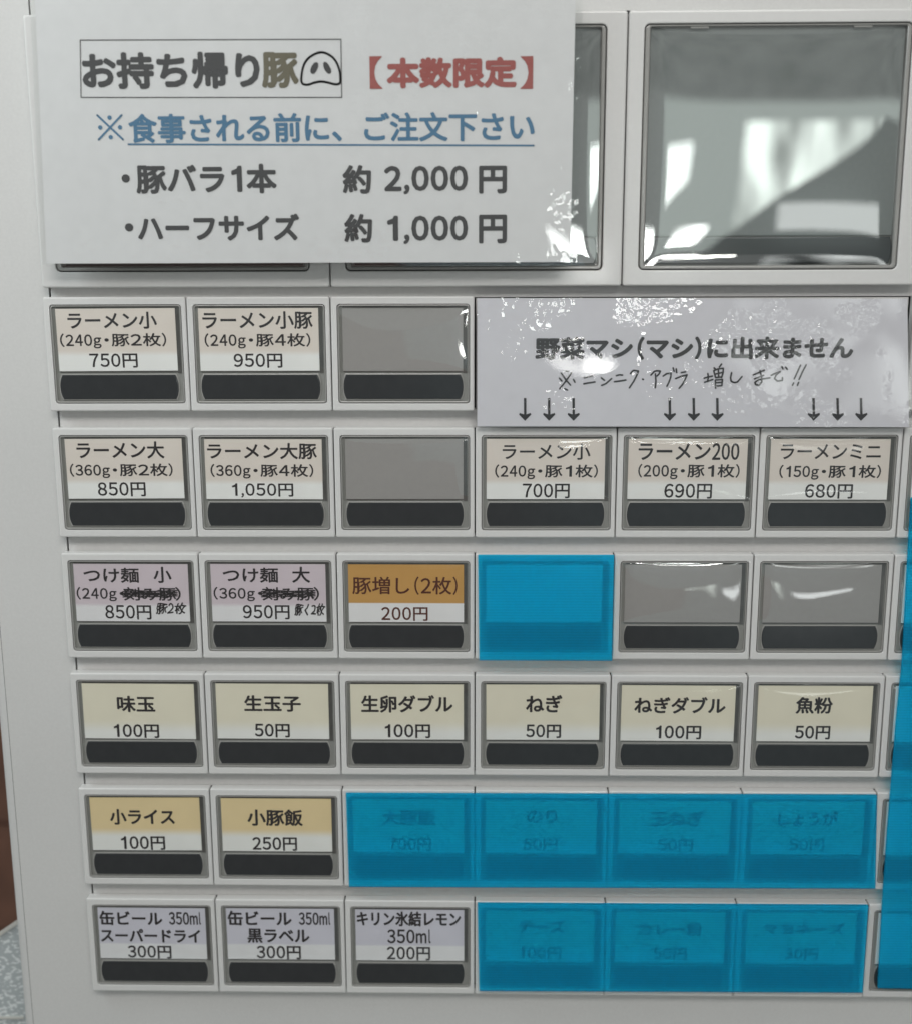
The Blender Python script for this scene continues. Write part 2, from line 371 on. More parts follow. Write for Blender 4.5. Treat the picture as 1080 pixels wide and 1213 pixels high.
HAND = [[(0.6505, 0.4674), (0.6812, 0.5101), (0.7144, 0.5487)], [(0.7216, 0.4649), (0.6814, 0.523), (0.641, 0.5744)], [(0.6382, 0.5015), (0.6556, 0.5212)], [(0.7343, 0.5102), (0.7458, 0.5299)], [(0.6736, 0.5727), (0.6952, 0.583)], [(0.6845, 0.4529), (0.6992, 0.458)], [(0.8095, 0.4992), (0.8308, 0.4933), (0.8624, 0.4865)], [(0.806, 0.5403), (0.8402, 0.5335), (0.8829, 0.5276)], [(0.9251, 0.4994), (0.9469, 0.5165)], [(0.928, 0.5508), (0.956, 0.5405), (0.9963, 0.5046)], [(1.0275, 0.485), (1.0487, 0.4791), (1.0701, 0.4808)], [(1.0156, 0.526), (1.0498, 0.5218), (1.0941, 0.515)], [(1.1237, 0.4707), (1.1378, 0.4536), (1.1462, 0.4485), (1.1779, 0.4537), (1.1684, 0.481), (1.1482, 0.5237), (1.1195, 0.5682)], [(1.2085, 0.5084), (1.2138, 0.5118)], [(1.2641, 0.4811), (1.2873, 0.4556), (1.3042, 0.4514), (1.3282, 0.454), (1.3202, 0.4727), (1.3054, 0.488)], [(1.2946, 0.4726), (1.2996, 0.5239), (1.2967, 0.5684)], [(1.3481, 0.4881), (1.3731, 0.4711), (1.4029, 0.4686), (1.3997, 0.4984), (1.388, 0.5326), (1.376, 0.5582)], [(1.4145, 0.432), (1.4221, 0.4558)], [(1.436, 0.4388), (1.4395, 0.4644)], [(1.471, 0.4644), (1.5007, 0.4593)], [(1.4341, 0.5053), (1.4719, 0.49), (1.5117, 0.4798), (1.4983, 0.5114), (1.4825, 0.5455), (1.4603, 0.5712)], [(1.6286, 0.503), (1.6556, 0.4945), (1.6852, 0.4886)], [(1.6529, 0.4715), (1.6574, 0.4988), (1.6526, 0.5261)], [(1.6331, 0.5312), (1.6584, 0.5227), (1.6887, 0.5117)], [(1.694, 0.4324), (1.7063, 0.4435)], [(1.744, 0.407), (1.7295, 0.4265)], [(1.6922, 0.452), (1.7069, 0.4989)], [(1.6922, 0.452), (1.7215, 0.4393), (1.7571, 0.4351), (1.7566, 0.4649), (1.7478, 0.4989)], [(1.7042, 0.475), (1.7549, 0.4632)], [(1.7069, 0.4989), (1.7477, 0.4947)], [(1.7234, 0.4435), (1.7281, 0.4946)], [(1.7059, 0.5159), (1.7099, 0.5715)], [(1.7059, 0.5159), (1.7544, 0.5118), (1.7519, 0.5545)], [(1.7084, 0.5347), (1.7526, 0.5314)], [(1.7093, 0.557), (1.7519, 0.5536)], [(1.8146, 0.465), (1.8092, 0.499), (1.8146, 0.5246), (1.8363, 0.5332), (1.8575, 0.529), (1.8873, 0.4923)], [(1.9634, 0.4805), (1.9951, 0.4669), (2.0384, 0.4483)], [(1.9733, 0.5078), (2.005, 0.4951), (2.0343, 0.484)], [(2.0072, 0.4525), (2.0201, 0.4908), (2.0237, 0.5292), (2.0061, 0.5523), (1.9819, 0.5462), (1.977, 0.5317), (1.9975, 0.5164), (2.0312, 0.5079), (2.0777, 0.5011)], [(2.0853, 0.4841), (2.1144, 0.4697), (2.1461, 0.4587), (2.1192, 0.4808), (2.1094, 0.5063), (2.1299, 0.5234), (2.1637, 0.5183), (2.1627, 0.4996)], [(2.1545, 0.4247), (2.1638, 0.44)], [(2.1801, 0.4273), (2.1938, 0.4443)], [(2.2813, 0.4147), (2.2627, 0.4614), (2.244, 0.5082)], [(2.3194, 0.4131), (2.2967, 0.4615), (2.2766, 0.5125)], [(2.2412, 0.5355), (2.2337, 0.5526)], [(2.2751, 0.5321), (2.2677, 0.5526)]]

# ---------------------------------------------------------------- machine
L = lambda k: 0.060 + 0.993 * k
ROW = lambda r: -0.003 + 0.9055 * r
FW, FH = 0.913, 0.682                   # small window frame
PF = 0.078                              # depth of the painted panel behind the button fronts

machine = empty('ticket_machine', W(0, 9, 2.0), 'ivory ticket vending machine front holding all the rows of meal buttons', 'vending machine')
def mpart(name, bm, m, smooth=False):
    return finish(name, bm, m, machine, W(0, 0) - W(0, 9, 2.0), smooth)
bm = bmesh.new()
# L-shaped painted front: left field and lower field, and a strip above the big buttons
def poly_plate(bm, pts, d0, d1):
    loft(bm, [(pts, d0), (pts, d1)], True, True)
poly_plate(bm, [(-3.435, -3.2), (-2.897, -3.2), (-2.897, 5.262), (4.10, 5.262), (4.10, -3.2), (4.6, -3.2), (4.6, 9.0), (-3.435, 9.0)], PF, PF + 0.05)
mpart('front_panel', bm, M['panel'])
bm = bmesh.new(); box(bm, -2.885, 4.09, -3.2, -1.895, PF, PF + 0.05); mpart('top_panel', bm, M['panel'])
bm = bmesh.new()
prof = [(-3.438, PF), (-3.45, PF + 0.003), (-3.48, PF + 0.012), (-3.51, PF + 0.035), (-3.525, PF + 0.07), (-3.53, PF + 0.12), (-3.53, 6.0)]
a = [bm.verts.new(V(x, -3.2, d)) for x, d in prof]; b = [bm.verts.new(V(x, 9.0, d)) for x, d in prof]
for i in range(len(prof) - 1): bm.faces.new((a[i], a[i + 1], b[i + 1], b[i]))
mpart('rounded_side_edge', bm, M['panel'], True)
bm = bmesh.new(); box(bm, -3.51, 4.6, -3.2, 9.0, PF + 0.12, 6.0); mpart('cabinet', bm, M['dark'])
edges = [(-0.125, -0.045)] + [(ROW(r) + 0.727, ROW(r + 1) - 0.042) for r in range(5)]
for y0, y1 in edges:
    bm = bmesh.new(); box(bm, -2.884, 4.09, y0, y1, PF, PF + 0.05, 0.004); mpart('rail', bm, M['rail'])
bm = bmesh.new(); box(bm, L(0) + .006, L(3) - .01, ROW(0) - 0.036, ROW(0) + 0.722, PF, PF + 0.04); mpart('blanking_plate', bm, M['rail'])

# ---------------------------------------------------------------- small buttons
def mesh_of(bm):
    bmesh.ops.recalc_face_normals(bm, faces=bm.faces)
    me = bpy.data.meshes.new('part'); bm.to_mesh(me); bm.free(); return me
bm = bmesh.new()
ring(bm, lambda i: rr(-0.042, 0.944, -0.052, 0.735, 0.014, i), lambda i: rr(0, FW, 0, FH, 0.022, i), 0.0, PF - 0.003, 0.011, 0.004)
ME_housing = mesh_of(bm)
bm = bmesh.new()
ring(bm, lambda i: rr(0.0035, FW - .0035, 0.0035, FH - .0035, 0.02, i), lambda i: rr(0.014, FW - .013, 0.013, FH - .015, 0.014, i), 0.003, 0.05, 0.004, 0.004, 2)
ME_frame = mesh_of(bm)
bm = bmesh.new(); box(bm, 0.008, FW - .008, 0.008, FH - .008, 0.018, 0.06); ME_floor = mesh_of(bm)
bm = bmesh.new(); box(bm, 0.8675, 0.892, 0.016, 0.47, 0.013, 0.019); box(bm, 0.04, 0.8675, 0.0135, 0.0265, 0.013, 0.019); box(bm, 0.04, 0.8675, 0.4585, 0.4645, 0.013, 0.019); ME_groove = mesh_of(bm)
bm = bmesh.new(); box(bm, 0.036, 0.866, 0.028, 0.457, 0.012, 0.017); ME_card = mesh_of(bm)
def barrel(x0, x1, y0, y1, bulge, ins=0.0, n=8):
    x0 += ins; x1 -= ins; y0 += ins; y1 -= ins; pts = []
    for s, xe in ((1, x1), (-1, x0)):
        for i in range(n + 1):
            t = -1 + 2 * i / n
            y = (y0 + y1) / 2 + s * t * (y1 - y0) / 2
            pts.append((xe - s * bulge * abs(t) ** 2.4, y))
    return pts
bm = bmesh.new(); slab(bm, lambda i: barrel(0.036, 0.868, 0.482, 0.652, 0.020, i), 0.006, 0.0185, 0.006, 3); ME_bar = mesh_of(bm)
bm = bmesh.new(); slab(bm, lambda i: barrel(0.028, 0.876, 0.475, 0.659, 0.020, i), 0.011, 0.0183, 0.004, 2); ME_barseat = mesh_of(bm)
def dome(bm, x0, x1, y0, y1, d, h, roll, n=14):
    """clear cover: nearly flat, with its rim rolling back"""
    g = []
    for j in range(n + 1):
        row = []
        for i in range(n + 1):
            u = -1 + 2 * i / n; v = -1 + 2 * j / n
            u = math.copysign(abs(u) ** 0.7, u); v = math.copysign(abs(v) ** 0.7, v)
            x = (x0 + x1) / 2 + u * (x1 - x0) / 2; y = (y0 + y1) / 2 + v * (y1 - y0) / 2
            z = d - h * (1 - u * u) * (1 - v * v) + roll * max(abs(u) ** 14, abs(v) ** 10)
            row.append(bm.verts.new(V(x, y, z)))
        g.append(row)
    for j in range(n):
        for i in range(n): bm.faces.new((g[j][i], g[j][i + 1], g[j + 1][i + 1], g[j + 1][i]))
bm = bmesh.new(); dome(bm, 0.016, 0.897, 0.016, 0.470, 0.0062, 0.006, 0.0035); ME_cover = mesh_of(bm); ME_cover2 = ME_cover.copy()

ROWNAME = ['top', 'second', 'third', 'fourth', 'fifth', 'bottom']
STYLE = {0: 'c_beige', 1: 'c_beige', 2: 'c_lav', 3: 'c_cream', 4: 'c_peach', 5: 'c_violet'}
def make_button(r, c, label):
    loc = W(L(c) + 0.045, ROW(r))
    root = empty('push_button', loc, label, 'button', 'small meal buttons on the ticket machine')
    root.rotation_euler = (random.uniform(-.003, .003), random.uniform(-.0015, .0015), random.uniform(-.003, .003))
    link('housing', ME_housing, M['housing'], root)
    link('window_frame', ME_frame, M['frame'], root)
    fl = link('lens_floor', ME_floor, M['floor'], root)
    link('groove', ME_groove, M['groove'], fl)
    st = link('bar_seat', ME_barseat, M['frame'], root)
    link('indicator_bar', ME_bar, M['bar'], st, smooth=False)
    lines = CARDS.get((r, c))
    me = ME_card.copy(); me.materials.clear()
    if lines:
        key = 'c_orange' if (r, c) == (2, -1) else ('c_cream' if (r >= 4 and c >= 0) or (r, c) == (4, -1) else STYLE[r])
        cd = link('label_card', me, M[key], root)
        cd.rotation_euler.y = random.uniform(-.004, .004); cd.location = V(random.uniform(-.002, .002), random.uniform(-.002, .002), 0)
        bm = bmesh.new()
        for ln in lines:
            s, x0, x1, y0, y1 = ln[:5]
            x0 = max(x0, 0.050); x1 = min(x1, 0.858)
            if len(ln) > 5:
                text_into(bm, s, x0, x1, y0 - .004, y1 + .008, 0.0108, 0.0022, 0.012, 0, 0.004)
            else:
                big = (y0 < 0.06 or r >= 3) and '円' not in s and 'ml' not in s
                text_into(bm, s, x0 - .003, x1 + .003, y0 - .002, y1 + .002, 0.0112, (0.0028 if r < 3 else 0.0040) if big else (0.0028 if r >= 3 else 0.0020))
            if s == '刻み豚':
                for q in (0.28, 0.42, 0.55, 0.68):
                    yy = y0 + q * (y1 - y0)
                    zz = [(x0 + (x1 - x0) * t_ / 14 + random.uniform(-.004, .004), yy + random.uniform(-.012, .012)) for t_ in range(15)]
                    stroke(bm, zz, 0.0055, 0.0099)
                    stroke(bm, [(x0 - .01, yy + .006), (x0 + .09, yy - .003), (x0 + .2, yy + .003), (x1 + .012, yy - .004)], 0.0085, 0.0100)
        finish_flat('lettering', bm, [M['brownink'] if (r, c) == (2, -1) else M['ink']], cd)
    else:
        link('blank_insert', me, M['c_white'] if (r, c) == (2, 0) or (c == 3 and r > 0) else M['blank'], root)
    link('clear_cover', ME_cover if lines or (r, c) == (2, 0) or c == 3 else ME_cover2, M['cover'] if lines or (r, c) == (2, 0) or c == 3 else M['blankcover'], root, smooth=True)
    return root

DESC = {
 (0,-3): 'beige 750円 ramen button, leftmost of the top row of small buttons', (0,-2): 'beige 950円 ramen button, second in the top row of small buttons',
 (1,-3): 'beige 850円 ramen button (360g), leftmost of the second small row', (1,-2): 'beige 1,050円 ramen button, second in the second small row',
 (1,0): 'beige 700円 ramen button under the leftmost three arrows', (1,1): 'beige 690円 ramen button reading ラーメン200 under the middle three arrows',
 (1,2): 'beige 680円 ramen button (150g) under the rightmost three arrows', (2,-3): 'mauve 850円 noodle button (240g) with crossed-out words and pen note',
 (2,-2): 'mauve 950円 noodle button (360g) with crossed-out words and pen note', (2,-1): 'orange and white 200円 button reading 豚増し(2枚) left of the small blue film',
 (3,-3): 'cream 100円 button reading 味玉, leftmost in the fourth small row', (3,-2): 'cream 50円 button reading 生玉子, second in the fourth small row',
 (3,-1): 'cream 100円 button reading 生卵ダブル directly below the orange card button', (3,0): 'cream 50円 button reading ねぎ directly below the small blue film',
 (3,1): 'cream 100円 button reading ねぎダブル, second from right among full cream buttons', (3,2): 'cream 50円 button reading 魚粉, rightmost full cream button',
 (4,-3): 'pale orange 100円 button reading 小ライス at the left of the fifth row', (4,-2): 'pale orange 250円 button reading 小豚飯 beside the long blue film',
 (4,-1): 'faint 700円 button under the left end of the long blue film', (4,0): 'faint 50円 button reading のり, second under the long blue film',
 (4,1): 'faint 50円 button reading 玉ねぎ, third under the long blue film', (4,2): 'faint 50円 button reading しょうが under the right end of the long blue film',
 (5,-3): 'pale violet canned beer 300円 button at the left end of the bottom row', (5,-2): 'pale violet canned beer 300円 button, second in the bottom row',
 (5,-1): 'pale violet 200円 lemon drink button left of the lowest blue film', (5,0): 'faint 100円 button reading チーズ, left one under the lowest blue film',
 (5,1): 'faint 50円 button reading カレー粉, middle one under the lowest blue film', (5,2): 'faint 30円 button reading マヨネーズ, right one under the lowest blue film',
 (0,-1): 'blank grey button with no card beside the 950円 ramen button', (1,-1): 'blank grey button with no card between 1,050円 and 700円 buttons',
 (2,0): 'blank button wholly covered by the small square of blue film', (2,1): 'blank grey button with no card just right of the small blue film',
 (2,2): 'blank grey button with no card directly below the 680円 button',
 (0,3): 'blank button cut off at the right edge, beside the arrow notice', (1,3): 'unlettered white-card button cut off at the right edge, beside the 680円 button',
 (2,3): 'blank button cut off at the right edge in the third small row',
 (3,3): 'blank button behind the upright blue strip in the fourth small row',
 (4,3): 'blank button behind the upright blue strip, right of the long blue film', (5,3): 'blank button behind the upright blue strip in the bottom row',
}
for r in range(6):
    for c in range(-3, 4):
        if r == 0 and 0 <= c <= 2: continue      # nothing of these shows: the arrow notice lies over the blanking plate
        make_button(r, c, DESC[(r, c)])

# ---------------------------------------------------------------- three big buttons in the top row
BY0, BH = -1.797, 1.573
BW = 1.742
HW = 1.986
bm = bmesh.new()
ring(bm, lambda i: rr(-0.104, -0.104 + HW - .007, -0.083, BH + 0.106, 0.02, i), lambda i: rr(0, BW, 0, BH, 0.035, i), -0.004, PF - 0.003, 0.015, 0.008)
ME_bh = mesh_of(bm)
bm = bmesh.new()
ring(bm, lambda i: rr(0.006, BW - .006, 0.006, BH - .006, 0.03, i), lambda i: rr(0.040, BW - .034, 0.018, BH - .030, 0.012, i), 0.004, 0.06, 0.008, 0.010, 3)
ME_bf = mesh_of(bm)
bm = bmesh.new(); box(bm, 0.012, BW - .012, 0.012, BH - .012, 0.044, 0.07); ME_bfl = mesh_of(bm)
bm = bmesh.new(); box(bm, 0.045, BW - .040, 0.024, 1.345, 0.034, 0.044); ME_bins = mesh_of(bm)
bm = bmesh.new(); slab(bm, lambda i: barrel(0.048, BW - .036, 1.356, 1.532, 0.016, i), 0.020, 0.045, 0.008, 3); ME_bbar = mesh_of(bm)
bm = bmesh.new(); box(bm, 0.30, 0.42, 0.012, 0.030, 0.012, 0.04, 0.004); box(bm, 1.36, 1.48, 0.012, 0.030, 0.012, 0.04, 0.004); ME_tab = mesh_of(bm)
bm = bmesh.new(); dome(bm, 0.041, BW - .035, 0.019, BH - .031, 0.010, 0.003, 0.0025, 24); ME_bcov = mesh_of(bm)
for i, (k, lab) in enumerate(((-3, 'big blank button at top left, nearly hidden behind the large price notice'), (-1, 'big blank button whose right strip shows beside the large price notice'), (1, 'big blank mirror-like button at top right with the window reflected in it'))):
    root = empty('large_push_button', W(L(k) + 0.112, BY0), lab, 'button', 'large buttons of the top row')
    link('housing', ME_bh, M['housing'], root); link('window_frame', ME_bf, M['frame'], root)
    link('lens_floor', ME_bfl, M['floor'], root); link('blank_insert', ME_bins, M['bigins'], root)
    link('indicator_bar', ME_bbar, M['bar'], root); link('latch_tab', ME_tab, M['frame'], root)
    link('clear_cover', ME_bcov, M['bigcover'], root, smooth=True)

# ---------------------------------------------------------------- notices
def sheet(bm, pts, d0, d1): loft(bm, [(pts, d0), (pts, d1)], True, True)
def grown(pts, g):
    cx = sum(p[0] for p in pts) / 4; cy = sum(p[1] for p in pts) / 4
    return [(x + math.copysign(g, x - cx), y + math.copysign(g, y - cy)) for x, y in pts]
INKS = {'ink': 0, 'olive': 1, 'red': 2, 'blue': 3}
n1 = empty('laminated_price_notice', W(0, 0), 'large laminated white notice at top left headed お持ち帰り豚 with blue, red and black lines', 'notice')
bm = bmesh.new(); sheet(bm, SIGN1_PAPER, -0.158, -0.150); pp = finish('paper', bm, M['paper'], n1)
bm = bmesh.new()
for s, x0, x1, y0, y1, ink in SIGN1:
    text_into(bm, s, x0, x1, y0, y1, -0.1600, 0.002 if s in '※【】・' else 0.0095 if y0 < -1.3 and ink != 'blue' else 0.0055 if ink == 'blue' else 0.007, 0, INKS[ink])
finish_flat('lettering', bm, [M['inkgrey'], M['olive'], M['red'], M['blueink']], pp)
bm = bmesh.new(); stroke(bm, UNDER1, 0.011, -0.1601)
finish_flat('underline', bm, [M['blueink']], pp)
bm = bmesh.new(); stroke(bm, BOX1 + BOX1[:1], 0.006, -0.1601)
finish_flat('heading_box', bm, [M['inkgrey']], pp)
bm = bmesh.new()
def smooth_loop(p, n=6):
    o = []
    for i in range(len(p)):
        a, b, c, d = p[i - 1], p[i], p[(i + 1) % len(p)], p[(i + 2) % len(p)]
        for k in range(n):
            t = k / n
            o.append(tuple(0.5 * ((2 * b[j]) + (-a[j] + c[j]) * t + (2 * a[j] - 5 * b[j] + 4 * c[j] - d[j]) * t * t + (-a[j] + 3 * b[j] - 3 * c[j] + d[j]) * t ** 3) for j in (0, 1)))
    return o
pl = smooth_loop(PIG); stroke(bm, pl + pl[:1], 0.014, -0.1602)
for q in NOSTRILS: bm.faces.new([bm.verts.new(V(x, y, -0.1603)) for x, y in smooth_loop(q, 4)])
finish_flat('pig_nose_mark', bm, [M['inkgrey']], pp)
def film(bm, pts, d, n=30):
    (ax, ay), (bx, by), (cx, cy), (dx, dy) = pts
    g = []
    for j in range(n + 1):
        v = j / n; row = []
        for i in range(n + 1):
            u = i / n
            x = (ax * (1 - v) + bx * v) * (1 - u) + (dx * (1 - v) + cx * v) * u
            y = (ay * (1 - v) + by * v) * (1 - u) + (dy * (1 - v) + cy * v) * u
            row.append(bm.verts.new(V(x, y, d)))
        g.append(row)
    for j in range(n):
        for i in range(n): bm.faces.new((g[j][i], g[j][i + 1], g[j + 1][i + 1], g[j + 1][i]))
SP1 = [SIGN1_PAPER[0], SIGN1_PAPER[1], SIGN1_PAPER[2], SIGN1_PAPER[3]]
bm = bmesh.new(); film(bm, [(SP1[0][0] - .03, SP1[0][1]), (SP1[1][0] - .03, SP1[1][1] + .006), (SP1[2][0] + .045, SP1[2][1] + .006), (SP1[3][0] + .045, SP1[3][1])], -0.164)
finish('laminate_film', bm, M['lam1'], n1)

n2 = empty('laminated_arrow_notice', W(0, 0), 'wide laminated notice with nine down arrows and a handwritten line, above the 700円 button', 'notice')
bm = bmesh.new(); sheet(bm, SIGN2_PAPER, -0.052, -0.046); pp = finish('paper', bm, M['paper2'], n2)
bm = bmesh.new()
for s, x0, x1, y0, y1, ink in SIGN2: text_into(bm, s, x0, x1, y0, y1, -0.0540, 0.007)
finish_flat('lettering', bm, [M['inkgrey']], pp)
for (xa, ya), (xb, yb) in ARROWS:
    bm = bmesh.new(); w = 0.0085
    pts = [(xa - w, ya), (xa + w, ya), (xb + w, yb - .045), (xb + .038, yb - .055), (xb + .042, yb - .043), (xb, yb), (xb - .042, yb - .043), (xb - .038, yb - .055), (xb - w, yb - .045)]
    bm.faces.new([bm.verts.new(V(x, y, -0.0541)) for x, y in pts])
    finish_flat('arrow', bm, [M['ink']], pp)
bm = bmesh.new()
for i, l in enumerate(HAND): stroke(bm, l, 0.0115, -0.0542 - i * 0.000004)
finish_flat('handwriting', bm, [M['inkgrey']], pp)
bm = bmesh.new(); p2 = SIGN2_PAPER
film(bm, [(p2[0][0] - .004, p2[0][1] - .004), (p2[1][0] - .004, p2[1][1] + .004), (p2[2][0] + .012, p2[2][1] + .004), (p2[3][0] + .012, p2[3][1] - .004)], -0.058)
finish('laminate_film', bm, M['lam2'], n2)

# ---------------------------------------------------------------- blue films
def blue_mat(name, clear, milky, rough, mixf):
    """frosted blue vinyl: rough see-through plus a milky share; fine horizontal ribs"""
    m, nt, p = mat(name); nt.nodes.remove(p)
    rf = N(nt, 'ShaderNodeBsdfRefraction', Roughness=rough, IOR=1.25); rf.inputs[0].default_value = (*clear, 1)
    df = N(nt, 'ShaderNodeBsdfDiffuse')
    gl = N(nt, 'ShaderNodeBsdfGlossy', Roughness=0.35)
    tc = N(nt, 'ShaderNodeTexCoord')
    wv = N(nt, 'ShaderNodeTexWave', Scale=420.0, Distortion=0.8); wv.bands_direction = 'Z'
    no = N(nt, 'ShaderNodeTexNoise', Scale=1100.0, Detail=2.0)
    nt.links.new(tc.outputs['Object'], wv.inputs['Vector']); nt.links.new(tc.outputs['Object'], no.inputs['Vector'])
    ad = N(nt, 'ShaderNodeMath', operation='ADD'); nt.links.new(wv.outputs['Fac'], ad.inputs[0]); nt.links.new(no.outputs['Fac'], ad.inputs[1])
    mr = N(nt, 'ShaderNodeMapRange'); nt.links.new(ad.outputs[0], mr.inputs['Value']); mr.inputs['From Max'].default_value = 2.0
    mr.inputs['To Min'].default_value = 0.6; mr.inputs['To Max'].default_value = 1.4
    vs = N(nt, 'ShaderNodeVectorMath', operation='SCALE'); vs.inputs[0].default_value = milky; nt.links.new(mr.outputs[0], vs.inputs['Scale'])
    nt.links.new(vs.outputs[0], df.inputs[0])
    wn = N(nt, 'ShaderNodeTexNoise', Scale=35.0, Detail=1.0); nt.links.new(tc.outputs['Object'], wn.inputs['Vector'])
    bp = N(nt, 'ShaderNodeBump', Strength=1.0, Distance=0.0012); nt.links.new(wn.outputs['Fac'], bp.inputs['Height'])
    nt.links.new(bp.outputs[0], gl.inputs['Normal']); nt.links.new(bp.outputs[0], df.inputs['Normal'])
    m1 = N(nt, 'ShaderNodeMixShader'); m1.inputs[0].default_value = mixf
    nt.links.new(rf.outputs[0], m1.inputs[1]); nt.links.new(df.outputs[0], m1.inputs[2])
    m2 = N(nt, 'ShaderNodeMixShader'); m2.inputs[0].default_value = 0.014
    nt.links.new(m1.outputs[0], m2.inputs[1]); nt.links.new(gl.outputs[0], m2.inputs[2])
    nt.links.new(m2.outputs[0], nt.nodes['Material Output'].inputs['Surface'])
    return m
M['blue'] = blue_mat('blue_translucent_film', (0.27, 0.905, 0.995), (0.006, 0.53, 0.94), 0.33, 0.25)
def blue_sheet(pts, d, label):
    bm = bmesh.new()
    loft(bm, [(pts, d), (pts, d + 0.02)], True, True)
    o = finish('blue_film', bm, M['blue'], None, W(0, 0))
    tag(o, label, 'plastic film', 'blue films taped over unused buttons')
blue_sheet([(0.082, 1.757), (1.047, 1.757), (1.050, 2.541), (0.092, 2.541)], -0.036, 'small square blue film over one button in the third row')
blue_sheet([(-0.897, 3.583), (3.024, 3.575), (3.064, 4.326), (-0.890, 4.341)], -0.036, 'long blue film over four buttons of the fifth row')
blue_sheet([(0.080, 4.471), (3.022, 4.465), (3.026, 5.195), (0.094, 5.208)], -0.036, 'blue film over three buttons of the bottom row')
bm = bmesh.new()
loft(bm, [([(3.1104, 1.3421), (3.1152, 1.6444), (3.1354, 2.5277), (3.126, 2.9839), (3.1238, 3.4234), (3.1229, 3.8925), (3.1252, 4.372), (3.1373, 5.0041), (3.1412, 5.1542), (3.96, 5.1642), (3.96, 1.3421)], d) for d in (-0.036, -0.016)], True, True)
o = finish('blue_strip', bm, M['blue'], None, W(0, 0))
tag(o, 'upright blue strip hanging down the right edge over the last column', 'plastic film')

# ---------------------------------------------------------------- left edge background
M['wood'] = plain('brown_wood', (0.15, 0.07, 0.045), 0.5, grain=0.25, scale=60)
wall = bpy.data.objects.new('wall', None); COL.objects.link(wall); wall['kind'] = 'structure'; wall.location = W(-6, 4, 9)
bm = bmesh.new(); box(bm, -4, 4, -9, 9, 0.5, 1.0); finish('wall_backing', bm, M['dark'], wall)
for j in range(8):
    bm = bmesh.new(); box(bm, -4, 4, -7.0 + j * 1.9, -7.0 + j * 1.9 + 1.87, 0.0, 0.45, 0.03); finish('board', bm, M['wood'], wall)
def patterned(name):
    """silvery plastic printed with short pale dashes"""
    m, nt, p = mat(name); p.inputs['Roughness'].default_value = 0.25
    tc = N(nt, 'ShaderNodeTexCoord'); mp = N(nt, 'ShaderNodeMapping'); mp.inputs['Scale'].default_value = (650, 650, 1100); mp.inputs['Rotation'].default_value = (0, 0.5, 0)
    vo = N(nt, 'ShaderNodeTexNoise', Scale=1.0, Detail=1.0); nt.links.new(tc.outputs['Object'], mp.inputs[0]); nt.links.new(mp.outputs[0], vo.inputs['Vector'])
    cr = N(nt, 'ShaderNodeValToRGB'); nt.links.new(vo.outputs['Fac'], cr.inputs[0])
    cr.color_ramp.elements[0].position = 0.52; cr.color_ramp.elements[0].color = (0.40, 0.44, 0.45, 1)
    cr.color_ramp.elements[1].position = 0.60; cr.color_ramp.elements[1].color = (0.66, 0.70, 0.70, 1)
    nt.links.new(cr.outputs[0], p.inputs['Base Color'])
    return m
M['sleeve'] = patterned('silvery_patterned_plastic')
M['trim'] = plain('bright_metal_trim', (0.62, 0.62, 0.58), 0.3, metal=0.3)
SLV = [(-4.6, 5.62), (-3.799, 5.14), (-3.666, 4.943), (-3.662, 5.783), (-4.6, 5.80)]
o = empty('patterned_plastic_sheet', W(-4, 5.7, .4), 'silvery patterned plastic sheet with slanted top at the lower left corner', 'sheet')
off = W(0, 0) - W(-4, 5.7, .4)
bm = bmesh.new(); loft(bm, [([(-4.6, 5.60), (-3.64, 4.925), (-3.50, 4.90), (-3.50, 6.6), (-4.6, 6.6)], d) for d in (0.42, 0.44)], True, True)
finish('sheet', bm, M['sleeve'], o, off)
bm = bmesh.new()
def strip(bm, a, b, w, d0, d1):
    dx, dy = b[0] - a[0], b[1] - a[1]; l = math.hypot(dx, dy); nx, ny = -dy / l * w / 2, dx / l * w / 2
    loft(bm, [([(a[0] + nx, a[1] + ny), (b[0] + nx, b[1] + ny), (b[0] - nx, b[1] - ny), (a[0] - nx, a[1] - ny)], d) for d in (d0, d1)], True, True)
strip(bm, (-4.6, 5.60), (-3.64, 4.925), 0.022, 0.40, 0.45); finish('top_trim', bm, M['trim'], o, off)
bm = bmesh.new(); strip(bm, (-4.6, 5.80), (-3.66, 5.79), 0.016, 0.40, 0.45); finish('bottom_trim', bm, M['trim'], o, off)

# ---------------------------------------------------------------- the room and added panels behind the photographer (seen only as reflections)
CX, CY, CD = 0.07784631, -0.12651459, 7.92460795
def B(x, y, D):
    """point of the room at D metres in front of the panel, on the mirror line through panel point (x, y)"""
    k = (D + CD * S) / (CD * S)
    return Vector(((CX + (x - CX) * k) * S, -D, Z0 - (CY + (y - CY) * k) * S))
def room(name, pts, D, m, label, cat, th=0.02):
    bm = bmesh.new()
    a = [bm.verts.new(B(x, y, D)) for x, y in pts]; b = [bm.verts.new(B(x, y, D) - Vector((0, th, 0))) for x, y in pts]
    bm.faces.new(a); bm.faces.new(b[::-1])
    for i in range(len(a)): bm.faces.new((a[i], a[(i + 1) % len(a)], b[(i + 1) % len(b)], b[i]))
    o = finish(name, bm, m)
    return tag(o, label, cat)

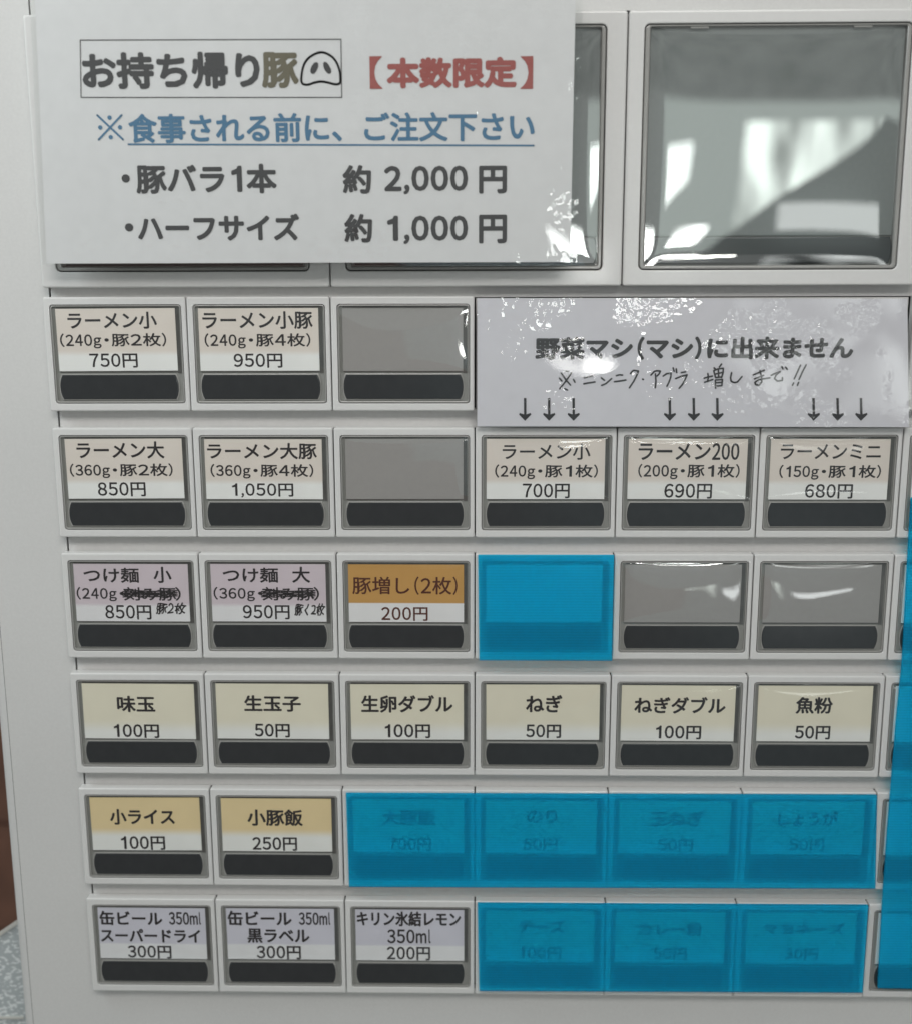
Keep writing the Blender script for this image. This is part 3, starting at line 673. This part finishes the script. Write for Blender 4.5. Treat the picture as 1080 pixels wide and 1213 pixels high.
def streaky(name, col, st, sx, sz, lo):
    """streaked glow for curtained windows and the added reflection panels"""
    m, nt, p = mat(name); nt.nodes.remove(p)
    tc = N(nt, 'ShaderNodeTexCoord'); mp = N(nt, 'ShaderNodeMapping'); mp.inputs['Scale'].default_value = (sx, 1.0, sz)
    no = N(nt, 'ShaderNodeTexNoise', Scale=1.0, Detail=3.0)
    nt.links.new(tc.outputs['Object'], mp.inputs[0]); nt.links.new(mp.outputs[0], no.inputs['Vector'])
    mr = N(nt, 'ShaderNodeMapRange'); nt.links.new(no.outputs['Fac'], mr.inputs['Value'])
    mr.inputs['From Min'].default_value = 0.38; mr.inputs['From Max'].default_value = 0.62
    mr.inputs['To Min'].default_value = lo * st; mr.inputs['To Max'].default_value = st
    e = N(nt, 'ShaderNodeEmission'); e.inputs[0].default_value = (*col, 1); nt.links.new(mr.outputs[0], e.inputs['Strength'])
    nt.links.new(e.outputs[0], nt.nodes['Material Output'].inputs['Surface'])
    return m
M['glow'] = streaky('bright_window', (0.93, 1.0, 0.96), 8, 6, 5, 0.7)
M['glow2'] = streaky('window_and_panel_glow', (0.90, 1.0, 0.93), 5.6, 13, 2.5, 0.18)
M['flare_glow'] = streaky('bright_flare_panel', (0.96, 1.0, 0.97), 28.0, 3, 9, 0.15)
M['shade'] = plain('dark_grey_board', (0.26, 0.29, 0.29), 0.7)
M['mottle'] = plain('mottled_ceiling', (0.45, 0.44, 0.45), 0.8, grain=0.9, scale=9.0)
room('window', [(1.86, -1.20), (2.98, -1.20), (2.98, -0.30), (1.76, -0.30)], 3.0, M['glow2'], 'curtained window reflected in the big top right button', 'window')
room('window', [(1.19, -1.03), (1.43, -1.05), (1.41, -0.78), (1.20, -0.62)], 2.9, M['glow'], 'small bright window reflected at the left of the big top right button', 'window')
room('flare_panel', [(0.62, -0.48), (0.97, -0.46), (0.97, -0.14), (0.62, -0.14)], 2.8, M['flare_glow'], 'added bright panel reflected in the strip of the middle big button', 'flare_panel')  # glowing panel added for a bright reflection and laminate sparkle
room('flare_panel', [(1.36, -0.44), (1.58, -0.44), (1.48, -0.24), (1.30, -0.24)], 2.8, M['flare_glow'], 'added bright panel reflected in the black bar of the top right button', 'flare_panel')  # second added glow, for the bright shape on the bar
room('added_sloping_panel', [(3.0, -1.22), (3.3, -1.2), (3.3, -0.06), (1.55, -0.06), (1.72, -0.34), (2.1, -0.66)], 0.9, M['shade'], 'added dark panel with a sloping edge reflected in the big top right button', 'board')  # made-up panel, cut to give the dark diagonal in the cover
room('mottled_ceiling_board', [(-1.0, -2.1), (3.4, -2.1), (3.4, -1.38), (-1.0, -1.38)], 2.0, M['mottle'], 'mottled grey ceiling board reflected at the top of the big buttons', 'ceiling board')
room('light_box', [(2.13, -0.62), (2.93, -0.64), (2.93, -0.42), (2.13, -0.40)], 0.85, emit('dim_light_box', (0.95, 1, 0.98), 2.3), 'white light box reflected at lower right of the big button', 'light')
M['patch'] = streaky('patchy_panel_glow', (0.95, 1.0, 0.98), 3.6, 4, 6, 0.0)
M['spark'] = streaky('bright_glint_glow', (1.0, 1.0, 0.97), 45.0, 16, 16, 0.0)
room('patchy_glow_panel', [(2.05, 0.02), (2.98, -0.02), (2.98, 0.66), (2.35, 0.70), (1.98, 0.40)], 3.1, M['patch'], 'added patchy glowing panel reflected at the right end of the arrow notice', 'glow panel')  # added emitter that smears glare over the notice's right end
room('glint_panel', [(0.60, 0.26), (0.95, 0.28), (0.98, 0.42), (0.66, 0.40)], 3.1, M['spark'], 'added glowing panel glinting in the left half of the arrow notice', 'lamp')  # added emitter that makes the laminate sparkle
room('glint_panel', [(1.05, -0.05), (1.80, -0.05), (1.78, 0.03), (1.10, 0.04)], 3.1, M['spark'], 'added narrow glowing panel glinting at the top edge of the arrow notice', 'lamp')  # added emitter for glints along the notice's upper edge
room('low_glow_panel', [(1.55, 1.86), (1.98, 1.84), (1.97, 2.20), (1.85, 1.98)], 3.0, M['glow2'], 'added low glowing panel reflected in the blank button right of the small blue film', 'window')  # added emitter for the bright streak in this cover
room('low_glow_panel', [(2.12, 1.98), (2.95, 1.98), (2.95, 2.04), (2.40, 2.16), (2.15, 2.12)], 3.0, emit('low_panel_glow', (0.95, 1, 1), 4.5), 'added low glowing panel reflected in the blank button below the 680 yen button', 'window')  # added emitter for the soft streak in this cover
M['brown_backdrop'] = plain('reddish_brown_backdrop', (0.30, 0.20, 0.19), 0.8, grain=0.25, scale=3)
M['blue_backdrop'] = plain('blue_grey_backdrop', (0.42, 0.48, 0.52), 0.8, grain=0.2, scale=3)
M['pale_wall'] = plain('pale_green_grey_wall', (0.80, 0.86, 0.83), 0.8, grain=0.1, scale=3)
room('far_wall', [(1.10, -1.34), (3.4, -1.34), (3.4, -0.12), (1.10, -0.12)], 3.4, emit('glowing_pale_wall', (0.88, 1.0, 0.94), 1.15), 'pale wall with its own added glow behind the windows in the big top right reflection', 'wall')  # wall brightness is put in as emission
room('reflection_backdrop', [(-4.5, -0.1), (-0.5, -0.1), (-0.35, 0.9), (0.45, 1.1), (0.50, 1.75), (1.55, 1.80), (1.60, 2.6), (0.2, 3.0), (-0.4, 6.0), (-4.5, 6.0)], 3.6, M['brown_backdrop'], 'added reddish brown backdrop dimly reflected in the left buttons', 'reflection_backdrop')  # unseen backdrop added to darken and warm the glossy reflections
room('reflection_backdrop', [(-0.5, -0.1), (0.48, -0.1), (2.0, 0.75), (4.2, 0.75), (4.2, 6.0), (-0.4, 6.0), (0.2, 3.0), (1.60, 2.6), (1.55, 1.80), (0.50, 1.75), (0.45, 1.1), (-0.35, 0.9)], 3.62, M['blue_backdrop'], 'added blue grey backdrop dimly reflected in the right buttons', 'reflection_backdrop')  # unseen backdrop added to tint the reflections on the right
bpy.data.objects.remove(_to)
